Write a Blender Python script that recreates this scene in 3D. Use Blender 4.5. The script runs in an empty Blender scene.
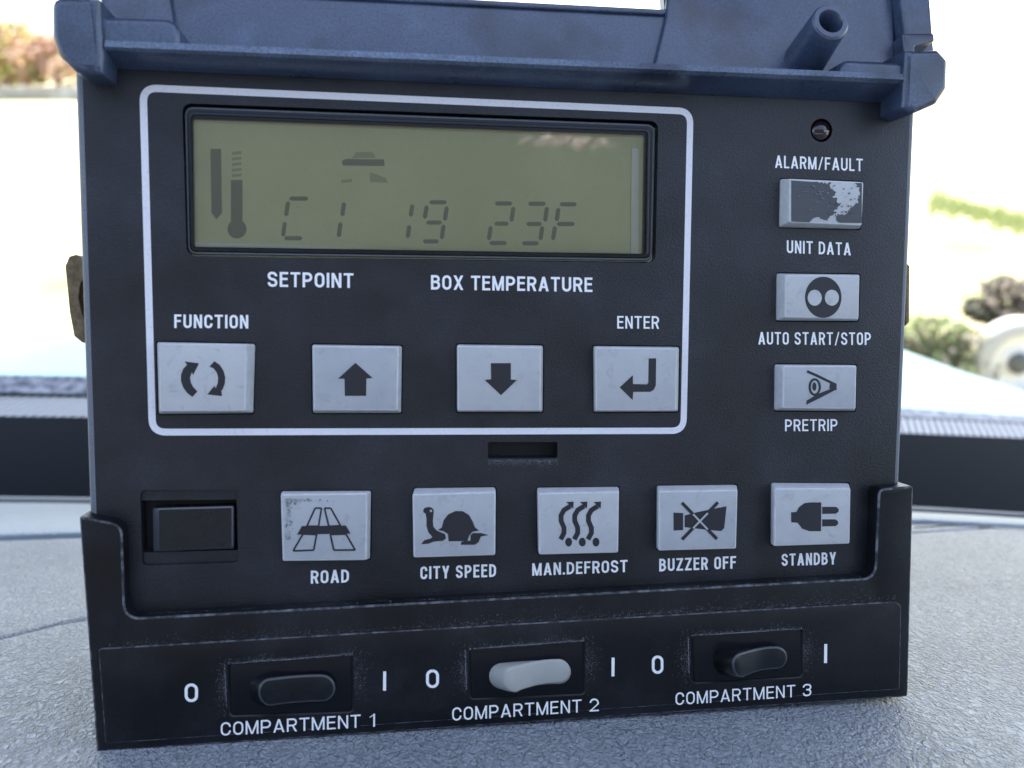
import bpy, bmesh, math, random
from mathutils import Vector, Matrix
random.seed(7)
scn = bpy.context.scene
C = scn.collection
R = math.radians

# ---------------------------------------------------------------- camera
F, CX, CY = 900.0, 512.0, 384.0            # focal length in pixels, picture centre
PITCH = R(20)
CAMH = 2.5
cam = bpy.data.cameras.new('camera'); cam_o = bpy.data.objects.new('camera', cam); C.objects.link(cam_o)
cam.sensor_width = 36; cam.lens = F / 1024 * 36
cam.clip_start = 0.01; cam.clip_end = 3000
cam_o.location = (0, 0, CAMH); cam_o.rotation_euler = (R(90) - PITCH, 0, 0)
cam.dof.use_dof = True; cam.dof.focus_distance = 0.222; cam.dof.aperture_fstop = 15
scn.camera = cam_o
CAM = Matrix.Translation((0, 0, CAMH)) @ Matrix.Rotation(R(90) - PITCH, 4, 'X')

# ---------------------------------------------------------------- daylight
SUN_EL, SUN_AZ = R(60), R(20)              # azimuth clockwise from +Y: ahead of the camera, a little right
w = bpy.data.worlds.new('World'); scn.world = w; w.use_nodes = True
nt = w.node_tree; bg = nt.nodes['Background']
sky = nt.nodes.new('ShaderNodeTexSky'); sky.sky_type = 'NISHITA'; sky.sun_disc = False
sky.air_density = 1; sky.dust_density = 2.5; sky.ozone_density = .55; sky.sun_elevation = SUN_EL; sky.sun_rotation = SUN_AZ
hs = nt.nodes.new('ShaderNodeHueSaturation'); hs.inputs['Saturation'].default_value = .85
nt.links.new(sky.outputs[0], hs.inputs['Color']); nt.links.new(hs.outputs[0], bg.inputs[0]); bg.inputs[1].default_value = 0.15
sun = bpy.data.lights.new('sun', 'SUN'); sun.energy = 4.5; sun.angle = R(0.5); sun.color = (1, .95, .86)
sun_o = bpy.data.objects.new('sun', sun); C.objects.link(sun_o)
sd = Vector((math.sin(SUN_AZ) * math.cos(SUN_EL), math.cos(SUN_AZ) * math.cos(SUN_EL), math.sin(SUN_EL)))
sun_o.rotation_euler = sd.to_track_quat('Z', 'Y').to_euler()
scn.view_settings.view_transform = 'Standard'; scn.view_settings.look = 'None'
scn.view_settings.exposure = 2.2; scn.view_settings.gamma = 1

# ---------------------------------------------------------------- frames
# the controller's axes seen from the camera (x right, y up, z out of its face)
RC = Matrix(((0.98932227, 0.00709643, 0.14557157), (0.00426653, 0.99697566, -0.07759721), (-0.14568198, 0.07738974, 0.98629995)))
def ray(px, py): return Vector(((px - CX) / F, -(py - CY) / F, -1.0))
ORI = ray(500, 722) * 0.2135                # middle of the foot of the face, camera space
UC = Matrix.Translation(ORI) @ RC.to_4x4()  # unit -> camera
U = CAM @ UC                                # unit -> world
UCi = UC.inverted(); Ui = U.inverted()
CAML = UCi @ Vector((0, 0, 0))
def P(px, py, z=0.0):
    """measure a point of the photograph on the unit plane at height z over its face"""
    d = (UCi.to_3x3() @ ray(px, py)); t = (z - CAML.z) / d.z
    return CAML + d * t
def D(px, py, y=0.0):
    """the same on the dash plane (unit frame)"""
    d = (UCi.to_3x3() @ ray(px, py)); t = (y - CAML.y) / d.y
    return CAML + d * t
def Q(px, py, depth): return CAM @ (ray(px, py) * depth)
def G(px, py, z=0.0):
    o = Vector((0, 0, CAMH)); d = CAM.to_3x3() @ ray(px, py); t = (z - o.z) / d.z
    return o + d * t
MM = 0.001

# ---------------------------------------------------------------- objects
def tag(o, label=None, cat=None, group=None, kind=None):
    if label: o['label'] = label
    if cat: o['category'] = cat
    if group: o['group'] = group
    if kind: o['kind'] = kind
    return o
def empty(name, M):
    o = bpy.data.objects.new(name, None); C.objects.link(o); o.matrix_world = M; o.empty_display_size = .01
    return o
def link(name, bm, mats, parent=None, smooth=False):
    me = bpy.data.meshes.new(name); bm.normal_update(); bm.to_mesh(me); bm.free()
    for m in (mats if isinstance(mats, (list, tuple)) else [mats]): me.materials.append(m)
    if smooth:
        for p in me.polygons: p.use_smooth = True
    elif parent: me.set_sharp_from_angle(angle=R(33))
    o = bpy.data.objects.new(name, me); C.objects.link(o)
    if parent: o.parent = parent
    return o

# ---------------------------------------------------------------- materials
def mat(name, col, rough=.5, spec=.5, metal=0, **k):
    m = bpy.data.materials.new(name); m.use_nodes = True
    b = m.node_tree.nodes['Principled BSDF']
    b.inputs['Base Color'].default_value = (*col, 1); b.inputs['Roughness'].default_value = rough
    b.inputs['Specular IOR Level'].default_value = spec; b.inputs['Metallic'].default_value = metal
    return m
def N(m, t, **k):
    n = m.node_tree.nodes.new(t)
    for a, v in k.items(): setattr(n, a, v)
    return n
def noise(m, scale, detail=4, rough=.5, dist=0, vec=None):
    n = N(m, 'ShaderNodeTexNoise'); n.inputs['Scale'].default_value = scale; n.inputs['Detail'].default_value = detail
    n.inputs['Roughness'].default_value = rough; n.inputs['Distortion'].default_value = dist
    if vec is None:
        tc = N(m, 'ShaderNodeTexCoord'); vec = tc.outputs['Object']
    m.node_tree.links.new(vec, n.inputs['Vector']); return n
def ramp(m, src, stops):
    r = N(m, 'ShaderNodeValToRGB'); e = r.color_ramp.elements
    while len(e) < len(stops): e.new(.5)
    for el, (p, c) in zip(e, stops):
        el.position = p; el.color = (*c, 1) if len(c) == 3 else c
    m.node_tree.links.new(src, r.inputs[0]); return r
def bump(m, src, strength, dist, prev=None):
    b = N(m, 'ShaderNodeBump'); b.inputs['Strength'].default_value = strength; b.inputs['Distance'].default_value = dist
    m.node_tree.links.new(src, b.inputs['Height'])
    if prev: m.node_tree.links.new(prev.outputs[0], b.inputs['Normal'])
    return b
def setn(m, b): m.node_tree.links.new(b.outputs[0], m.node_tree.nodes['Principled BSDF'].inputs['Normal'])
def setc(m, s, inp='Base Color'): m.node_tree.links.new(s, m.node_tree.nodes['Principled BSDF'].inputs[inp])
def mixc(m, f, a, b, mode='MIX'):
    x = N(m, 'ShaderNodeMix', data_type='RGBA', blend_type=mode)
    L = m.node_tree.links
    if isinstance(f, (int, float)): x.inputs[0].default_value = f
    else: L.new(f, x.inputs[0])
    for i, v in ((6, a), (7, b)):
        if isinstance(v, tuple): x.inputs[i].default_value = (*v, 1)
        else: L.new(v, x.inputs[i])
    return x.outputs[2]

def plastic(name, base, dusty, rough, grain=.35, gs=1500, blot=(.45, .7), spk=.72, sp=.4):
    m = mat(name, base, rough, sp)
    n1 = noise(m, 55, 5, .6); r1 = ramp(m, n1.outputs[0], [(blot[0], (0, 0, 0)), (blot[1], (1, 1, 1))])
    c = mixc(m, r1.outputs[0], base, dusty)
    n2 = noise(m, 2600, 2, .6); r2 = ramp(m, n2.outputs[0], [(spk, (0, 0, 0)), (spk + .06, (1, 1, 1))])
    n3 = noise(m, 130, 3, .5); r3 = ramp(m, n3.outputs[0], [(.5, (0, 0, 0)), (.75, (.6, .6, .6))])
    mul = N(m, 'ShaderNodeMath', operation='MULTIPLY'); m.node_tree.links.new(r2.outputs[0], mul.inputs[0]); m.node_tree.links.new(r3.outputs[0], mul.inputs[1])
    c = mixc(m, mul.outputs[0], c, (.15, .16, .18))
    n4 = noise(m, 1700, 2, .6); r4 = ramp(m, n4.outputs[0], [(.3, (.6, .6, .6)), (.7, (1.25, 1.25, 1.25))]); c = mixc(m, 1.0, c, r4.outputs[0], 'MULTIPLY')
    n5 = noise(m, 42, 3, .5); r5 = ramp(m, n5.outputs[0], [(.36, (.4, .4, .42)), (.50, (1, 1, 1)), (.62, (1, 1, 1)), (.72, (1.5, 1.5, 1.5))]); c = mixc(m, 1.0, c, r5.outputs[0], 'MULTIPLY'); setc(m, c)
    rr = ramp(m, n1.outputs[0], [(.3, (rough - .06,) * 3), (.75, (rough + .12,) * 3)]); setc(m, rr.outputs[0], 'Roughness')
    g = noise(m, gs, 3, .6); setn(m, bump(m, g.outputs[0], grain, .00018))
    return m
M_body = plastic('textured charcoal plastic', (.008, .0095, .014), (.017, .019, .026), .36, .65, 2100, sp=.5)
M_cover = plastic('black moulded plastic', (.004, .0045, .0065), (.011, .012, .016), .36, .25, 2200, sp=.35)
M_lid = plastic('dark plastic with painted blue haze', (.036, .056, .105), (.052, .078, .138), .30, .22, 1500, spk=.85, sp=.8)  # dark plastic; sky glare and lens haze painted in as blue base colour
M_black = mat('black plastic', (.003, .0035, .006), .25, .35)
M_rock = plastic('glossy black switch plastic', (.006, .007, .009), (.010, .012, .015), .26, .10, 900, spk=.85)
M_well = mat('black recess', (.004, .004, .005), .6)
def worn(name, lo, hi, sc=900, a=.40, b=.62):  # noise between two tones: wear, print and painted edge light
    m = mat(name, lo, .6)
    n = noise(m, sc, 3, .7); r = ramp(m, n.outputs[0], [(a, lo), (b, hi)]); setc(m, r.outputs[0])
    return m
M_edge = worn('scuffed and highlit plastic edge', (.014, .016, .020), (.13, .14, .16), 420, .42, .66)  # scuffs and dust, with edge highlights painted in the same pale tone
M_edgeb = worn('painted light on body edge', (.10, .11, .13), (.17, .185, .21), 2600, .3, .7)  # light caught on the chamfers, painted as a paler edge colour
M_ledge = plastic('ledge plastic with painted highlight', (.10, .135, .20), (.13, .17, .25), .3, .05)  # highlight along the ledge painted in as a lighter blue
M_dust = mat('pale dust', (.31, .32, .35), .9, .1)
def button_mat():
    m = mat('satin silver button', (.42, .44, .46), .42, .5)
    n = noise(m, 120, 5, .65); r = ramp(m, n.outputs[0], [(.3, (.40, .415, .43)), (.55, (.45, .46, .465)), (.8, (.48, .485, .485))])
    n2 = noise(m, 900, 4, .7); r2 = ramp(m, n2.outputs[0], [(.66, (0, 0, 0)), (.78, (.5, .5, .5))])
    c = mixc(m, r2.outputs[0], r.outputs[0], (.22, .23, .24))
    oi = N(m, 'ShaderNodeObjectInfo'); ro = ramp(m, oi.outputs['Random'], [(0, (.86, .86, .88)), (.5, (.97, .965, .95)), (1, (1.08, 1.06, 1.04))]); c = mixc(m, 1.0, c, ro.outputs[0], 'MULTIPLY')
    n3 = noise(m, 330, 5, .75, .6); r3 = ramp(m, n3.outputs[0], [(.56, (0, 0, 0)), (.72, (.55, .55, .55))]); c = mixc(m, r3.outputs[0], c, (.24, .235, .225)); setc(m, c)
    setn(m, bump(m, noise(m, 2200, 2).outputs[0], .12, .0001)); return m
M_btn = button_mat()
M_bedge = worn('button edge', (.46, .47, .48), (.56, .57, .575), 500, .3, .7)
M_sym = mat('dark printed symbol', (.013, .014, .019), .45)
M_ink = worn('white printed lettering', (.68, .68, .69), (.84, .84, .84), 2600, .30, .42)
M_line = worn('silvery printed line', (.55, .55, .58), (.72, .71, .74), 1700, .30, .45)
M_grime = worn('grime', (.14, .15, .15), (.34, .36, .37), 1500, .4, .6)
M_lcd = mat('green grey display', (.2, .22, .16), .45)
def lcd():
    m = M_lcd; n = noise(m, 22, 5, .65); r = ramp(m, n.outputs[0], [(.3, (.70, .72, .42)), (.7, (.82, .83, .54))])
    n2 = noise(m, 1500, 2); r2 = ramp(m, n2.outputs[0], [(.62, (0, 0, 0)), (.75, (.25, .25, .25))]); setc(m, mixc(m, r2.outputs[0], r.outputs[0], (.5, .5, .45)))
lcd()
M_seg = mat('display segment', (.27, .29, .21), .5)
M_segf = mat('faint display segment', (.52, .53, .33), .5)
M_guide = mat('display light guide', (.88, .90, .80), .3)
def glass(name, tint, rough):
    m = bpy.data.materials.new(name); m.use_nodes = True; t = m.node_tree; t.nodes.clear()
    o = t.nodes.new('ShaderNodeOutputMaterial'); mx = t.nodes.new('ShaderNodeMixShader'); fr = t.nodes.new('ShaderNodeFresnel'); fr.inputs[0].default_value = 1.9
    tr = t.nodes.new('ShaderNodeBsdfTransparent'); tr.inputs[0].default_value = (*tint, 1); gl = t.nodes.new('ShaderNodeBsdfGlossy'); gl.inputs['Roughness'].default_value = rough
    t.links.new(fr.outputs[0], mx.inputs[0]); t.links.new(tr.outputs[0], mx.inputs[1]); t.links.new(gl.outputs[0], mx.inputs[2]); t.links.new(mx.outputs[0], o.inputs[0])
    return m
M_glass = glass('display cover glass', (.93, .95, .93), .03)
M_led = mat('dark red lens', (.012, .004, .006), .08, .8)
M_brass = worn('tarnished metal', (.16, .12, .07), (.30, .23, .14), 250, .4, .65); M_brass.node_tree.nodes['Principled BSDF'].inputs['Metallic'].default_value = .7
M_tan = mat('tan spring', (.50, .40, .26), .5)

# ---------------------------------------------------------------- 2-D shapes
def rounded(pts, r, seg=5):
    """pts: Vector list; r: radius or list"""
    n = len(pts); out = []
    for i in range(n):
        p0, p, p1 = pts[i - 1], pts[i], pts[(i + 1) % n]
        ri = r[i] if isinstance(r, (list, tuple)) else r
        a = (p0 - p); b = (p1 - p); la, lb = a.length, b.length
        if ri <= 0 or la < 1e-9 or lb < 1e-9: out.append(p.copy()); continue
        a /= la; b /= lb; ang = a.angle(b)
        if ang > math.pi - .02: out.append(p.copy()); continue
        t = min(ri / math.tan(ang / 2), la * .49, lb * .49)
        q0, q1 = p + a * t, p + b * t
        for k in range(seg + 1):
            s = k / seg; out.append(q0 * (1 - s) ** 2 + p * 2 * s * (1 - s) + q1 * s * s)
    return out
def area2(p): return sum(p[i - 1].x * p[i].y - p[i].x * p[i - 1].y for i in range(len(p)))
def inset(pts, d):
    if abs(d) < 1e-9: return [p.copy() for p in pts]
    n = len(pts); s = 1 if area2(pts) > 0 else -1; out = []
    for i in range(n):
        a = pts[i] - pts[i - 1]; b = pts[(i + 1) % n] - pts[i]; a.z = b.z = 0
        if a.length < 1e-9: a = b
        if b.length < 1e-9: b = a
        na = Vector((-a.y, a.x, 0)).normalized() * s; nb = Vector((-b.y, b.x, 0)).normalized() * s
        m = (na + nb); m = m.normalized() if m.length > 1e-6 else na
        c = max(.45, m.dot(na)); out.append(pts[i] + m * (d / c))
    return out
def px(pts, z=0, r=0, seg=5): return rounded([P(x, y, z) for x, y in pts], r, seg)
def ring(bm, pts, z=None): return [bm.verts.new((p.x, p.y, p.z if z is None else z)) for p in pts]
def bridge(bm, a, b, mi=0):
    n = len(a)
    for i in range(n):
        f = bm.faces.new((a[i - 1], a[i], b[i], b[i - 1])); f.material_index = mi; f.smooth = True
def cap(bm, loop, holes=(), mi=0):
    es = []
    for lp in [loop, *holes]:
        for i in range(len(lp)):
            e = bm.edges.get((lp[i - 1], lp[i])) or bm.edges.new((lp[i - 1], lp[i])); es.append(e)
    g = bmesh.ops.triangle_fill(bm, use_beauty=True, use_dissolve=False, edges=es, normal=(0, 0, 1))
    for f in g['geom']:
        if isinstance(f, bmesh.types.BMFace):
            f.material_index = mi; f.smooth = False
            f.normal_update()
            if f.normal.z < 0: f.normal_flip()
def plate(bm, pts, z0, z1, bev=0, holes=(), hdepth=0, mi=0, mb=0, seg=3, bottom=False, hb=0):
    """outline extruded from z0 to z1 with a rounded top edge and holes sunk by hdepth"""
    if area2(pts) < 0: pts = pts[::-1]
    r0 = ring(bm, pts, z0); prev = ring(bm, pts, z1 - bev); bridge(bm, r0, prev, mi)
    if bev:
        for k in range(1, seg + 1):
            a = k / seg * math.pi / 2
            nx = ring(bm, inset(pts, bev * (1 - math.cos(a))), z1 - bev + bev * math.sin(a)); bridge(bm, prev, nx, mb); prev = nx
    hl = []
    for h in holes:
        if area2(h) < 0: h = h[::-1]
        if hb:
            a = ring(bm, inset(h, -hb), z1); b = ring(bm, h, z1 - hb); bridge(bm, b, a, mi); c = ring(bm, h, z1 - hdepth); bridge(bm, c, b, mi)
        else:
            a = ring(bm, h, z1); c = ring(bm, h, z1 - hdepth); bridge(bm, c, a, mi)
        hl.append(a)
    cap(bm, prev, hl, mi)
    if bottom: cap(bm, r0, (), mi)
def sheet(bm, pts, z, mi=0):
    if area2(pts) < 0: pts = pts[::-1]
    cap(bm, ring(bm, pts, z), (), mi)
def slab(bm, pts, z, th=.00004):
    """thin printed shape"""
    if area2(pts) < 0: pts = pts[::-1]
    a = ring(bm, pts, z); b = ring(bm, pts, z + th); bridge(bm, a, b); cap(bm, b)

# ---------------------------------------------------------------- lettering
def arcpath(pts, r, seg=6):
    pts = [Vector((*p, 0)) for p in pts]; out = [pts[0]]
    for i in range(1, len(pts) - 1):
        p0, p, p1 = pts[i - 1], pts[i], pts[i + 1]; a = p0 - p; b = p1 - p; la, lb = a.length, b.length; a /= la; b /= lb
        t = min(r, la * (.5 if i > 1 else 1), lb * (.5 if i < len(pts) - 2 else 1)); q0, q1 = p + a * t, p + b * t
        for k in range(seg + 1):
            s = k / seg * math.pi / 2   # elliptic corner
            out.append(p + (q0 - p) * (1 - math.sin(s)) + (q1 - p) * (1 - math.cos(s)))
    out.append(pts[-1]); return out
def ribbon(path, t, closed=False):
    n = len(path); L, Rr = [], []
    for i in range(n):
        if closed: a = path[i] - path[i - 1]; b = path[(i + 1) % n] - path[i]
        else:
            a = path[i] - path[i - 1] if i else path[1] - path[0]; b = path[i + 1] - path[i] if i < n - 1 else path[-1] - path[-2]
        if a.length < 1e-7: a = b
        if b.length < 1e-7: b = a
        na = Vector((-a.y, a.x, 0)).normalized(); nb = Vector((-b.y, b.x, 0)).normalized(); m = (na + nb).normalized(); d = t / 2 / max(.5, m.dot(na))
        L.append(path[i] + m * d); Rr.append(path[i] - m * d)
    return L, Rr
def para(x0, y0, x1, y1, w): return [(x0 - w / 2, y0), (x0 + w / 2, y0), (x1 + w / 2, y1), (x1 - w / 2, y1)]
def rect(x0, y0, x1, y1): return [(x0, y0), (x1, y0), (x1, y1), (x0, y1)]
GW = {'I': .0, '1': .30, '/': .40, '.': .0, ' ': .20, 'M': .66, 'A': .58, 'T': .52, 'E': .45, 'F': .44, 'L': .42, 'Y': .56, 'X': .56, '|': 0}
def glyph(c, W, t):
    """returns polygons and (path, closed) strokes in a box W wide and 1 high"""
    h = t / 2; poly = []; st = []; r = min(.30, W * .5); d = t * 1.12
    stem = rect(0, 0, t, 1)
    if c == 'A': poly += [para(d / 2, 0, W / 2, 1, d), para(W - d / 2, 0, W / 2, 1, d), rect(W * .2, .22, W * .8, .22 + t * .85)]
    elif c == 'B': poly += [stem]; st += [([(h, 1 - h), (W - h - .03, 1 - h), (W - h - .03, .53), (h, .53)], 0), ([(h, .53), (W - h, .53), (W - h, h), (h, h)], 0)]
    elif c == 'C': st += [([(W - h, .64), (W - h, 1 - h), (h, 1 - h), (h, h), (W - h, h), (W - h, .36)], 0)]
    elif c == 'D': poly += [stem]; st += [([(h, 1 - h), (W - h, 1 - h), (W - h, h), (h, h)], 0)]
    elif c == 'E': poly += [stem, rect(t, 0, W, t * .9), rect(t, .46, W * .93, .46 + t * .9), rect(t, 1 - t * .9, W, 1)]
    elif c == 'F': poly += [stem, rect(t, .44, W * .92, .44 + t * .9), rect(t, 1 - t * .9, W, 1)]
    elif c in 'I|': poly += [stem]
    elif c == 'L': poly += [stem, rect(t, 0, W, t * .9)]
    elif c == 'M': poly += [stem, rect(W - t, 0, W, 1), para(h * 1.1, 1, W / 2, .0, t), para(W - h * 1.1, 1, W / 2, .0, t)]
    elif c == 'N': poly += [stem, rect(W - t, 0, W, 1), para(h * 1.1, 1, W - h * 1.1, 0, t)]
    elif c in 'O0': st += [([(W / 2, 1 - h), (W - h, 1 - h), (W - h, h), (h, h), (h, 1 - h), (W / 2, 1 - h)], 1)]
    elif c == 'P': poly += [stem]; st += [([(h, 1 - h), (W - h, 1 - h), (W - h, .44), (h, .44)], 0)]
    elif c == 'R': poly += [stem, para(W * .55, .5, W - d / 2, 0, d)]; st += [([(h, 1 - h), (W - h, 1 - h), (W - h, .47), (h, .47)], 0)]
    elif c == 'S': st += [([(W - h, .70), (W - h, 1 - h), (h, 1 - h), (h, .56), (W - h, .45), (W - h, h), (h, h), (h, .30)], 0)]
    elif c == 'T': poly += [rect(W / 2 - h, 0, W / 2 + h, 1 - t * .9), rect(0, 1 - t * .9, W, 1)]
    elif c == 'U': st += [([(h, 1), (h, h), (W - h, h), (W - h, 1)], 0)]
    elif c == 'X': poly += [para(d / 2, 0, W - d / 2, 1, d), para(d / 2, 1, W - d / 2, 0, d)]
    elif c == 'Y': poly += [rect(W / 2 - h, 0, W / 2 + h, .45), para(W / 2, .38, d / 2, 1, d), para(W / 2, .38, W - d / 2, 1, d)]
    elif c == 'Z': poly += [rect(0, 0, W, t * .9), rect(0, 1 - t * .9, W, 1), para(d / 2, t * .5, W - d / 2, 1 - t * .5, d)]
    elif c == '1': poly += [rect(W - t, 0, W, 1), para(W * .12, .74, W - h, .95, t * .9)]
    elif c == '2': poly += [rect(0, 0, W, t * .9), para(h * 1.3, t * .6, W - h * 1.1, .56, d)]; st += [([(h, .68), (h, 1 - h), (W - h, 1 - h), (W - h, .52)], 0)]
    elif c == '3': st += [([(h, .72), (h, 1 - h), (W - h, 1 - h), (W - h, .53), (W * .4, .53)], 0), ([(W * .4, .53), (W - h, .53), (W - h, h), (h, h), (h, .28)], 0)]
    elif c == '/': poly += [para(t * .4, -.04, W - t * .4, 1.02, t * .75)]
    elif c == '.': poly += [rect(0, 0, t, t)]
    return poly, [(arcpath(p, r), t, bool(cl)) for p, cl in st]
def text(name, s, tl, bl, tr, br, parent, z=0, t=.17, gap=.13, m=None, label=None):
    H = (P(*tl) - P(*bl)).length; asp = (P(*br) - P(*bl)).length / H
    fixed = 0; flex = 0
    for i, c in enumerate(s):
        wv = GW.get(c, .52)
        if wv == 0: fixed += t
        else: flex += wv
        if i < len(s) - 1: fixed += gap
    k = (asp - fixed) / flex; x = 0; bm = bmesh.new(); zi = 0
    A, B, Cc, Dd = [Vector((*q, 0)) for q in (tl, bl, tr, br)]
    def mp(u, v):
        q = (B * (1 - u) + Dd * u) * (1 - v) + (A * (1 - u) + Cc * u) * v
        return P(q.x, q.y, z)
    for c in s:
        wv = GW.get(c, .52); W = wv * k if wv else t
        if c != ' ':
            poly, st = glyph(c, W, t); j = 0
            for pl in poly:
                pts = [mp((x + a) / asp, b) for a, b in pl]
                if area2(pts) < 0: pts = pts[::-1]
                zz = z + (.03 + .004 * j) * MM; j += 1
                bm.faces.new([bm.verts.new((p.x, p.y, zz)) for p in pts])
            for path, tt, cl in st:
                if cl: path = path[:-1]
                L, Rr = ribbon(path, tt, cl); zz = z + (.03 + .004 * j) * MM; j += 1
                lv = [bm.verts.new((*mp((x + p.x) / asp, p.y).xy, zz)) for p in L]; rv = [bm.verts.new((*mp((x + p.x) / asp, p.y).xy, zz)) for p in Rr]
                n = len(lv)
                for i in range(n if cl else n - 1):
                    k2 = (i + 1) % n
                    f = bm.faces.new((lv[i], rv[i], rv[k2], lv[k2])); f.normal_update()
                    if f.normal.z < 0: f.normal_flip()
        x += W + gap
    o = link(name, bm, m or M_ink, parent)
    if label: o['label'] = label
    return o

# ================================================================ THE CONTROLLER
unit = empty('refrigeration_controller', U)
tag(unit, 'black control box with grey buttons, green display and three compartment switches standing on the dash', 'control panel')

BTN = {  # top face quad, base quad, height mm
 'cycle': ([(158.5, 343), (247, 344), (246, 411.5), (159.5, 412)], [(157, 342), (255, 344), (253, 413), (159, 414)], 3),
 'up': ([(312.5, 345.5), (399, 346.5), (398, 411), (313.5, 411)], [(312, 344.5), (402, 346), (401, 413), (313, 413)], 2.5),
 'down': ([(457, 345.5), (541.5, 346.5), (541, 411), (457.5, 411)], [(457, 344.5), (543, 345.5), (542.5, 412), (457, 412)], 2.5),
 'enter': ([(595, 347), (677.5, 348), (676.5, 411), (595.5, 411)], [(593.5, 346), (679, 347), (678, 411.5), (594, 412)], 2.5),
 'data': ([(789, 178.5), (864, 182), (862, 226), (789, 222.5)], [(780.5, 179), (862, 182), (860, 229), (779.5, 227)], 3),
 'drums': ([(785, 274.5), (860, 275), (859, 319.5), (784.5, 318)], [(777, 273.5), (859.5, 274.5), (858, 321), (776.5, 320.5)], 3),
 'eye': ([(783, 365.5), (857, 365.5), (856, 409.5), (782.5, 408.5)], [(775, 364.5), (856, 365), (855, 411), (774.5, 410.5)], 3),
 'road': ([(280.5, 494), (367.5, 493), (367, 560.5), (282.5, 561.5)], [(281, 491.5), (371, 491), (370, 559), (284, 560)], 3),
 'tortoise': ([(412.5, 494), (496, 491.5), (495.5, 555.5), (413.5, 558)], [(414, 488.5), (495.5, 487.5), (495, 554), (415, 556.5)], 3.5),
 'heat': ([(538, 493), (619.5, 491), (618.5, 553), (539, 555)], [(537, 488), (619, 487), (617, 551), (538, 553)], 3.5),
 'horn': ([(658.5, 491), (738, 489.5), (736.5, 549), (658.5, 551)], [(657, 486), (737, 485), (735, 547), (656.5, 549)], 3.5),
 'plug': ([(774.5, 488), (851, 488), (850, 544), (774, 546.5)], [(771.5, 483), (849, 483.5), (848, 542), (771, 545)], 3.5),
}
# ---- body with its openings
bm = bmesh.new()
outline = px([(73.5, 50), (96, 735), (892, 690), (917.5, 80)], 0, [0, 0, 0, 0])
hl = []
for k, (tq, bq, h) in BTN.items():
    hl.append(inset(rounded([P(*p) for p in bq], .4 * MM, 3), -.28 * MM))
lcdhole = px([(182, 103), (658.5, 121), (655.5, 263), (186.5, 256)], 0, 2.2 * MM)
rockhole = px([(140, 490), (237, 490), (238.5, 562.5), (142.5, 565.5)], 0, 1.3 * MM)
slot = px([(488, 442), (557.5, 442), (557.5, 458), (488, 458.5)], 0, .5 * MM)
ledhole = [P(821.4, 130.3) + Vector((math.cos(a), math.sin(a), 0)) * 2.75 * MM for a in [i * math.tau / 24 for i in range(24)]]
plate(bm, outline, -.055, 0, 1.6 * MM, hl + [lcdhole, rockhole, slot, ledhole], 4.5 * MM, 0, 1, 4, True)
body = link('housing', bm, [M_body, M_edgeb], unit)
bm = bmesh.new(); sheet(bm, px([(120, 90), (125, 590), (880, 570), (890, 115)]), -4.45 * MM)
link('circuit_board', bm, M_well, unit)
# ---- printed frame line
fr = [P(143.2, 88), P(152.6, 432), P(683.3, 430.6), P(690.2, 111.5)]
bm = bmesh.new(); o1 = inset(rounded(fr, 2.9 * MM, 8), -.78 * MM); o2 = inset(rounded(fr, 2.9 * MM, 8), .72 * MM)
a = ring(bm, o1, .03 * MM); b = ring(bm, o2, .03 * MM); bridge(bm, a, b)
link('border_line', bm, M_line, unit)
# ---- display
disp = None
bm = bmesh.new()
rim0 = px([(184, 106), (655.5, 124), (652.5, 261), (187.5, 254.5)], -1.0 * MM, 2.0 * MM)
win = px([(193, 119), (644.5, 135), (642.5, 254), (194.5, 247)], -1.6 * MM, .5 * MM)
plate(bm, rim0, -4 * MM, -1.0 * MM, .5 * MM, [win], 1.6 * MM, 0, 1, 3)
disp = link('display', bm, [M_black, M_edgeb], unit)
ring2 = bmesh.new(); oo = px([(188, 111), (650.5, 128.5), (648.5, 258), (190.5, 251)], -.8 * MM, 1.6 * MM)
plate(ring2, oo, -1.0 * MM, -.7 * MM, .25 * MM, [inset(oo, .7 * MM)], .3 * MM, 0, 0, 2)
link('bezel', ring2, M_rock, disp)
bm = bmesh.new(); ZL = -2.3 * MM; sheet(bm, px([(186, 110), (655, 128), (652, 262), (187, 256)], ZL), ZL); link('screen', bm, M_lcd, disp)
bm = bmesh.new(); sheet(bm, px([(189, 112), (651, 130), (648.5, 258), (191, 251)], -1.2 * MM, 1 * MM), -1.2 * MM); link('glass', bm, M_glass, disp)
bm = bmesh.new()
plate(bm, px([(631, 148), (638.5, 149), (638, 256), (630, 256)], ZL), ZL, ZL + .5 * MM, .2 * MM)
link('light_guide', bm, M_guide, disp); bm = bmesh.new()
plate(bm, px([(193, 242.5), (290, 244.5), (375, 249.5), (193, 248)], ZL), ZL, ZL + .3 * MM, .1 * MM)
link('light_guide', bm, M_guide, disp)
def seg(bm, x0, y0, x1, y1, wd=4.2, z=None):
    """one bar of a digit with pointed ends"""
    a = Vector((x0, y0, 0)); b = Vector((x1, y1, 0)); d = (b - a).normalized(); n = Vector((-d.y, d.x, 0)) * wd / 2
    pts = [a, a + d * wd * .45 + n, b - d * wd * .45 + n, b, b - d * wd * .45 - n, a + d * wd * .45 - n]
    zz = ZL if z is None else z
    slab(bm, [P(p.x, p.y, zz) for p in pts], zz + .02 * MM, .02 * MM)
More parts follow.
